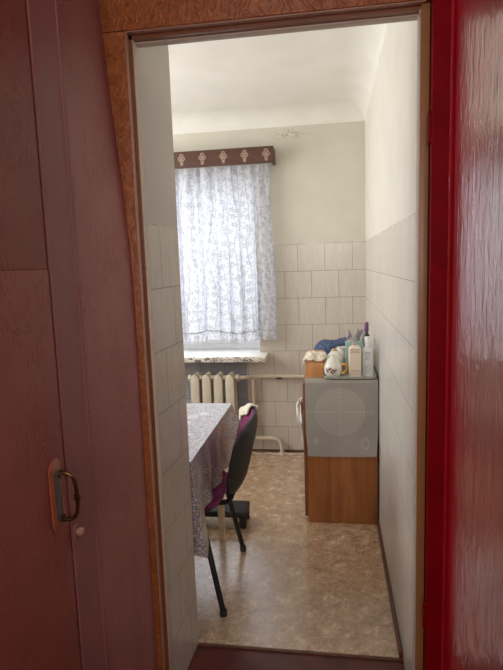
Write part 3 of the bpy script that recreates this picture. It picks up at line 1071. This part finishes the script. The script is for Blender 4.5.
bm = slab(lambda u, v: back_pt(u, v, -.006 - .010 * max(abs(u), abs(v)) ** 4), lambda u, v: back_pt(u, v, .009 - .019 * max(abs(u), abs(v)) ** 6))
obj('back_shell', bm, M['black_plastic'], ch)
bm = slab(lambda u, v: back_pt(u, v, -.0155, .935), lambda u, v: back_pt(u, v, -.021 - .016 * (1 - max(abs(u), abs(v)) ** 4), .935))
obj('backrest_pad', bm, M['purple'], ch)
# seat
def seat_pt(u, v, z):
    return Vector((-.720 + .226 * u, YC + .226 * v * (1 - .05 * (1 - u) * .5), z))
bm = slab(lambda u, v: seat_pt(u, v, .438), lambda u, v: seat_pt(u * .97, v * .97, .450 + .014 * (1 - max(abs(u), abs(v)) ** 4)))
obj('seat_pad', bm, M['purple'], ch)
bm = slab(lambda u, v: seat_pt(u, v, .4375), lambda u, v: seat_pt(u * .95, v * .95, .420))
obj('seat_pan', bm, M['black_plastic'], ch)
for (xb, yb, xt, yt) in ((-.474, 2.018, -.566, 2.075), (-.475, 2.530, -.548, 2.475), (-.955, 2.020, -.880, 2.075), (-.955, 2.530, -.880, 2.475)):
    bm = B()
    tube(bm, [(xb, yb, .012), (xt, yt, .407), (xt - .02 * (1 if xt > -.7 else -1), yt + (.01 if yt < YC else -.01), .418)], .0125, 12, smooth=False)
    lg = obj('leg', bm, M['black_metal'], ch)
    bm = B()
    lathe(bm, [(.012, 0), (.0165, .0), (.0165, .022), (.0128, .026)], (xb - (xt - xb) * .0, yb, 0.0), 14)
    obj('foot_cap', bm, M['black_plastic'], lg)
bm = B()
for y in (2.075, 2.475):
    tube(bm, [(-.885, y, .413), (-.563, y, .413)], .0125, 10, smooth=False)
for x in (-.60, -.83):
    tube(bm, [(x, 2.075, .413), (x, 2.475, .413)], .0115, 10, smooth=False)
obj('frame', bm, M['black_metal'], ch)
for y in (YC - .075, YC + .075):
    bm = B()
    tube(bm, [(-.60, y, .413), (-.52, y, .413), (-.470, y, .426), (-.447, y, .470), (-.424, y, .54), (-.405, y, .60)], .0115, 10)
    obj('back_support', bm, M['black_metal'], ch)
# cream garment over the far corner of the chair's back
bm = B()
def drape(u, v):
    # hugs the rim of the far top corner; v runs from the front face over the rim to the back
    an = math.radians(20 + 58 * u)
    if v < .55:
        rn = .79 + .04 * math.sin(u * 7) + (1.02 - .79) * (v / .55)
        off = -.044 + .020 * (v / .55) ** 3
    else:
        w = (v - .55) / .45
        rn = 1.03 - .10 * w ** 2
        off = -.024 + min(1, w * 2.2) * .030
    su, sv = squircle(rn, an)
    p = back_pt(su, sv, off)
    p += Vector((.002 * math.sin(u * 19 + v * 5), .003 * math.sin(u * 11), .004 * math.sin(u * 13)))
    return p
grid(bm, 18, 26, drape)
solid(bm, .006)
DR = bm
tag(obj('draped_cloth', DR, M['cream_cloth']), "cream cloth draped over the far top corner of the chair's back", 'cloth')

# low black footstool behind the table
st = thing('footstool', 'low black footstool on the floor beyond the chair, half under the table', 'stool', (-.72, 2.78, 0))
bm = B(); box(bm, -.96, -.492, 2.745, 2.90, .062, .100, .010)
obj('top', bm, M['black_plastic'], st)
for x in (-.93, -.515):
    for y in (2.768, 2.875):
        bm = B(); box(bm, x - .020, x + .020, y - .018, y + .018, 0, .064, .006)
        obj('leg', bm, M['black_plastic'], st)

# ------------------------------------------------------------------ hall: left wall with its door
def hall_x(y, z):
    return XH - .052 * sstep(1.35, 2.35, z) * sstep(1.0, 1.5, y)
RIDGE, GROOVE = 1.142, 1.030
bm = B()
grid(bm, 16, 40, lambda u, v: Vector((hall_x(RIDGE + (1.53 - RIDGE) * u, 2.6 * v), RIDGE + (1.53 - RIDGE) * u, 2.6 * v)))
struct('wall_hall_left', bm, M['mauve'])
bm = B(); box(bm, XH - .10, XH - .001, -1.7, .20, 0, 2.6); box(bm, XH - .1, XH - .001, .20, RIDGE, 2.10, 2.6)
struct('wall_hall_rear_left', bm, M['mauve'], smooth=False)
bm = B()
box(bm, XH - .06, XH + .002, GROOVE + .004, RIDGE + .004, -.004, 2.12, .0012, 1)
box(bm, XH - .06, XH + .004, .14, .25, -.004, 2.12, .006, 3)
box(bm, XH - .06, XH + .004, .25, GROOVE + .004, 2.03, 2.12, .006, 3)
box(bm, XH - .06, XH - .020, .25, GROOVE + .004, -.004, 2.03)
tube(bm, [(XH + .0005, RIDGE + .004, 0), (XH + .0005, RIDGE + .004, 2.12)], .0045, 8, smooth=False)
struct('trim_1', bm, M['mauve_frame'])

d1 = sempty('door_1', (XH, .64, 0))
bm = B()
box(bm, XH - .018, XH + .0015, .256, GROOVE - .003, .01, 1.472, .003, 2)
box(bm, XH - .018, XH + .0005, .256, GROOVE - .003, 1.4715, 2.025, .003, 2)
struct('door_leaf', bm, M['mauve_door'], d1)
# pull handle with its plate
HX = XH + .0016
hy_, hz0, hz1 = .982, .922, 1.080
def capsule(hw, x0, x1, z0, z1, bev):
    bm = B()
    pts = []
    r = hw
    for i in range(13):
        a = PI * i / 12
        pts.append((r * math.cos(a), z1 - r + r * math.sin(a)))
    for i in range(13):
        a = PI + PI * i / 12
        pts.append((r * math.cos(a), z0 + r + r * math.sin(a)))
    def ringx(x, s):
        zc_ = (z0 + z1) / 2
        return [(x, hy_ - p * s, zc_ + (q - zc_) * (1 - (1 - s) * .3)) for p, q in pts]
    loops(bm, [ringx(x0, 1), ringx(x1 - bev, 1), ringx(x1, .86)])
    return bm
pl_ = obj('handle_plate', capsule(.024, HX, HX + .005, hz0, hz1, .002), M['pink_plate'], d1)
bm = capsule(.013, HX + .0048, HX + .0065, hz0 + .022, hz1 - .022, .001)
obj('handle_inlay', bm, M['old_metal'], pl_)
bm = B()
gy = hy_ + .012
tube(bm, [(HX + .004, gy, 1.045), (HX + .018, gy, 1.047), (HX + .031, gy + .002, 1.040), (HX + .037, gy + .003, 1.022), (HX + .039, gy + .003, .996), (HX + .038, gy + .003, .972), (HX + .034, gy + .002, .953), (HX + .022, gy, .944), (HX + .004, gy, .946)], .0044, 10)
for z in (.989, .996):
    lathe(bm, [(.005, -.002), (.0075, -.001), (.0075, .001), (.005, .002)], (HX + .039, gy + .003, z), 12)
for z in (1.045, .946):
    tube(bm, [(HX + .004, gy, z), (HX + .012, gy, z)], .0085, 10, smooth=False)
obj('pull_handle', bm, M['brass'], d1)
bm = B()
box(bm, XH + .003, XH + .008, 1.034, 1.052, .868, .905, .002)
lathe(bm, [(0, 0), (.007, 0), (.0095, .005), (.0095, .010), (.006, .014), (0, .015)], (0, 0, 0), 14)
for v in bm.verts[-58:]:
    pass
kn = struct('latch_keep', bm, M['mauve_frame'], d1)
bm = B()
vs = []
lathe(bm, [(0, 0), (.006, 0), (.0095, .006), (.0095, .012), (.006, .016), (0, .017)], (0, 0, 0), 14)
for v in bm.verts:
    x, y, z = v.co
    v.co = Vector((XH + .008 + z, 1.043 + x, .890 + y))
struct('latch_knob', bm, M['pinkish'], d1)

# ------------------------------------------------------------------ kitchen doorway: casings and jambs
bm = B()
grid(bm, 1, 1, lambda u, v: Vector((0, 0, 0)))
bm.free(); bm = B()
box(bm, -.70, -.562, 1.500, 1.535, -.004, ZO + .012, .003)
struct('trim_2', bm, M['ochre'])
bm = B()
box(bm, -.70, .262, 1.500, 1.535, ZO + .013, ZO + .30, .003)
struct('trim_3', bm, M['ochre'])
bm = B()   # pinkish inner edge of the casing, paler than its front
box(bm, -.5635, -.5595, 1.506, 1.530, -.004, ZO + .010, .001)
box(bm, -.5635, .244, 1.506, 1.530, ZO + .010, ZO + .014, .001)
struct('trim_4', bm, M['pinkish'])
bm = B()   # brown rebate
box(bm, -.562, -.5515, 1.530, 1.5605, -.004, ZO + .012)
box(bm, -.562, .262, 1.530, 1.552, ZO, ZO + .013)
struct('trim_5', bm, M['brown_dark'], smooth=False)
bm = B()   # chipped white stop on the kitchen side
box(bm, -.5525, -.5495, 1.534, YD + .003, -.004, ZO - .0, .001)
box(bm, -.5525, .242, 1.552, YD + .022, ZO - .004, ZO + .013, .001)
box(bm, .2315, .242, 1.525, YD + .002, -.004, ZO, .001)
struct('trim_6', bm, M['chipped'])
bm = B()
box(bm, .2345, .2575, 1.520, 1.5595, -.004, ZO + .012, .002)
struct('trim_7', bm, M['brown'])
bm = B()   # wall over the doorway and its sides
box(bm, -.75, .75, 1.536, YD, ZO + .0135, 2.7)
struct('wall_front', bm, M['ceil'], smooth=False)
bm = B()
box(bm, .2585, .75, 1.505, YD, -.004, 2.7)
struct('wall_front_right', bm, M['red_flat'], smooth=False)

# ------------------------------------------------------------------ red door leaf standing open on the right
d2 = sempty('door_2', (.262, 1.5, 0))
bm = B()
box(bm, .258, .3615, 1.477, 1.504, .012, 2.26, .001, 1)
struct('door_edge', bm, M['red_flat'], d2)
bm = B()
LX = .306
pts = [(LX + .0005, 1.4765)]
for i in range(1, 7):
    a = PI / 2 * i / 6
    pts.append((LX - .010 * (1 - math.sin(a)) + .0025, 1.4665 + .010 * math.cos(a)))
pts += [(LX + .012, .68), (LX + .055, .68), (LX + .055, 1.4765)]
prism(bm, pts, .012, 2.26)
struct('door_leaf', bm, M['red'], d2)
bm = B()
for z in (1.80, .42):
    tube(bm, [(.2565, 1.494, z - .036), (.2565, 1.494, z + .036)], .0058, 10, smooth=False)
    lathe(bm, [(0, 0), (.006, 0), (.007, .004), (.004, .009), (0, .01)], (.2565, 1.494, z + .036), 10)
struct('hinge', bm, M['red_flat'], d2)

# rest of the hall (behind the camera)
bm = B(); box(bm, .45, .55, -1.7, 1.505, 0, 2.6)
struct('wall_hall_right', bm, M['hallwall'], smooth=False)
bm = B(); box(bm, -.75, .75, -1.8, -1.7, 0, 2.6)
struct('wall_hall_rear', bm, M['hallwall'], smooth=False)
bm = B(); box(bm, -.75, .75, -1.8, 1.536, 2.6, 2.65)
struct('ceiling_hall', bm, M['ceil'], smooth=False)

# ------------------------------------------------------------------ light
def area(name, loc, rot, sx, sy, power, colr):
    l = bpy.data.lights.new(name, 'AREA')
    l.shape = 'RECTANGLE'; l.size = sx; l.size_y = sy
    l.energy = power; l.color = colr
    o = bpy.data.objects.new(name, l)
    o.location = loc; o.rotation_euler = rot
    COL.objects.link(o)
    return o
area('daylight', (-1.9, 4.85, 2.0), (math.radians(-82), 0, math.radians(18)), 2.2, 2.4, 50, (.90, .95, 1.0))
area('kitchen_fill', (-2.2, 2.7, 1.75), (0, math.radians(-90), 0), 1.3, 1.6, 31, (1.0, .985, .97))  # added fill from the unseen left end, brightens the kitchen; no fixture there
area('hall_fill', (-.05, -1.4, 2.0), (math.radians(75), 0, 0), 1.0, 1.0, 19.0, (1.0, .92, .88))  # added soft fill behind the camera, lifts the hall-side faces; no known lamp

w = bpy.data.worlds.new('World')
S.world = w
w.use_nodes = True
nt = w.node_tree
bg = nt.nodes['Background']
bg.inputs[0].default_value = (.82, .90, 1.0, 1)
bg.inputs[1].default_value = 1.7

# ------------------------------------------------------------------ camera
cam = bpy.data.cameras.new('camera')
cam.sensor_fit = 'VERTICAL'
cam.sensor_height = 36.0
cam.lens = 36.0 * 530.43 / 670.0
cam.clip_start = .02
co = bpy.data.objects.new('camera', cam)
COL.objects.link(co)
rx = Vector((0.9882468, 0.14920385, -0.03326364))
uy = Vector((0.01261259, 0.13727333, 0.9904529))
fw = Vector((-0.1523456, 0.97923146, -0.13377808))
mw = Matrix((rx, uy, -fw)).transposed().to_4x4()
mw.translation = Vector((0, 0, H))
co.matrix_world = mw
S.camera = co
S.view_settings.view_transform = 'Standard'
S.view_settings.look = 'None'
S.view_settings.exposure = 0.47
S.cycles.use_denoising = True
S.cycles.max_bounces = 10
S.cycles.diffuse_bounces = 6
S.cycles.sample_clamp_indirect = 6.0
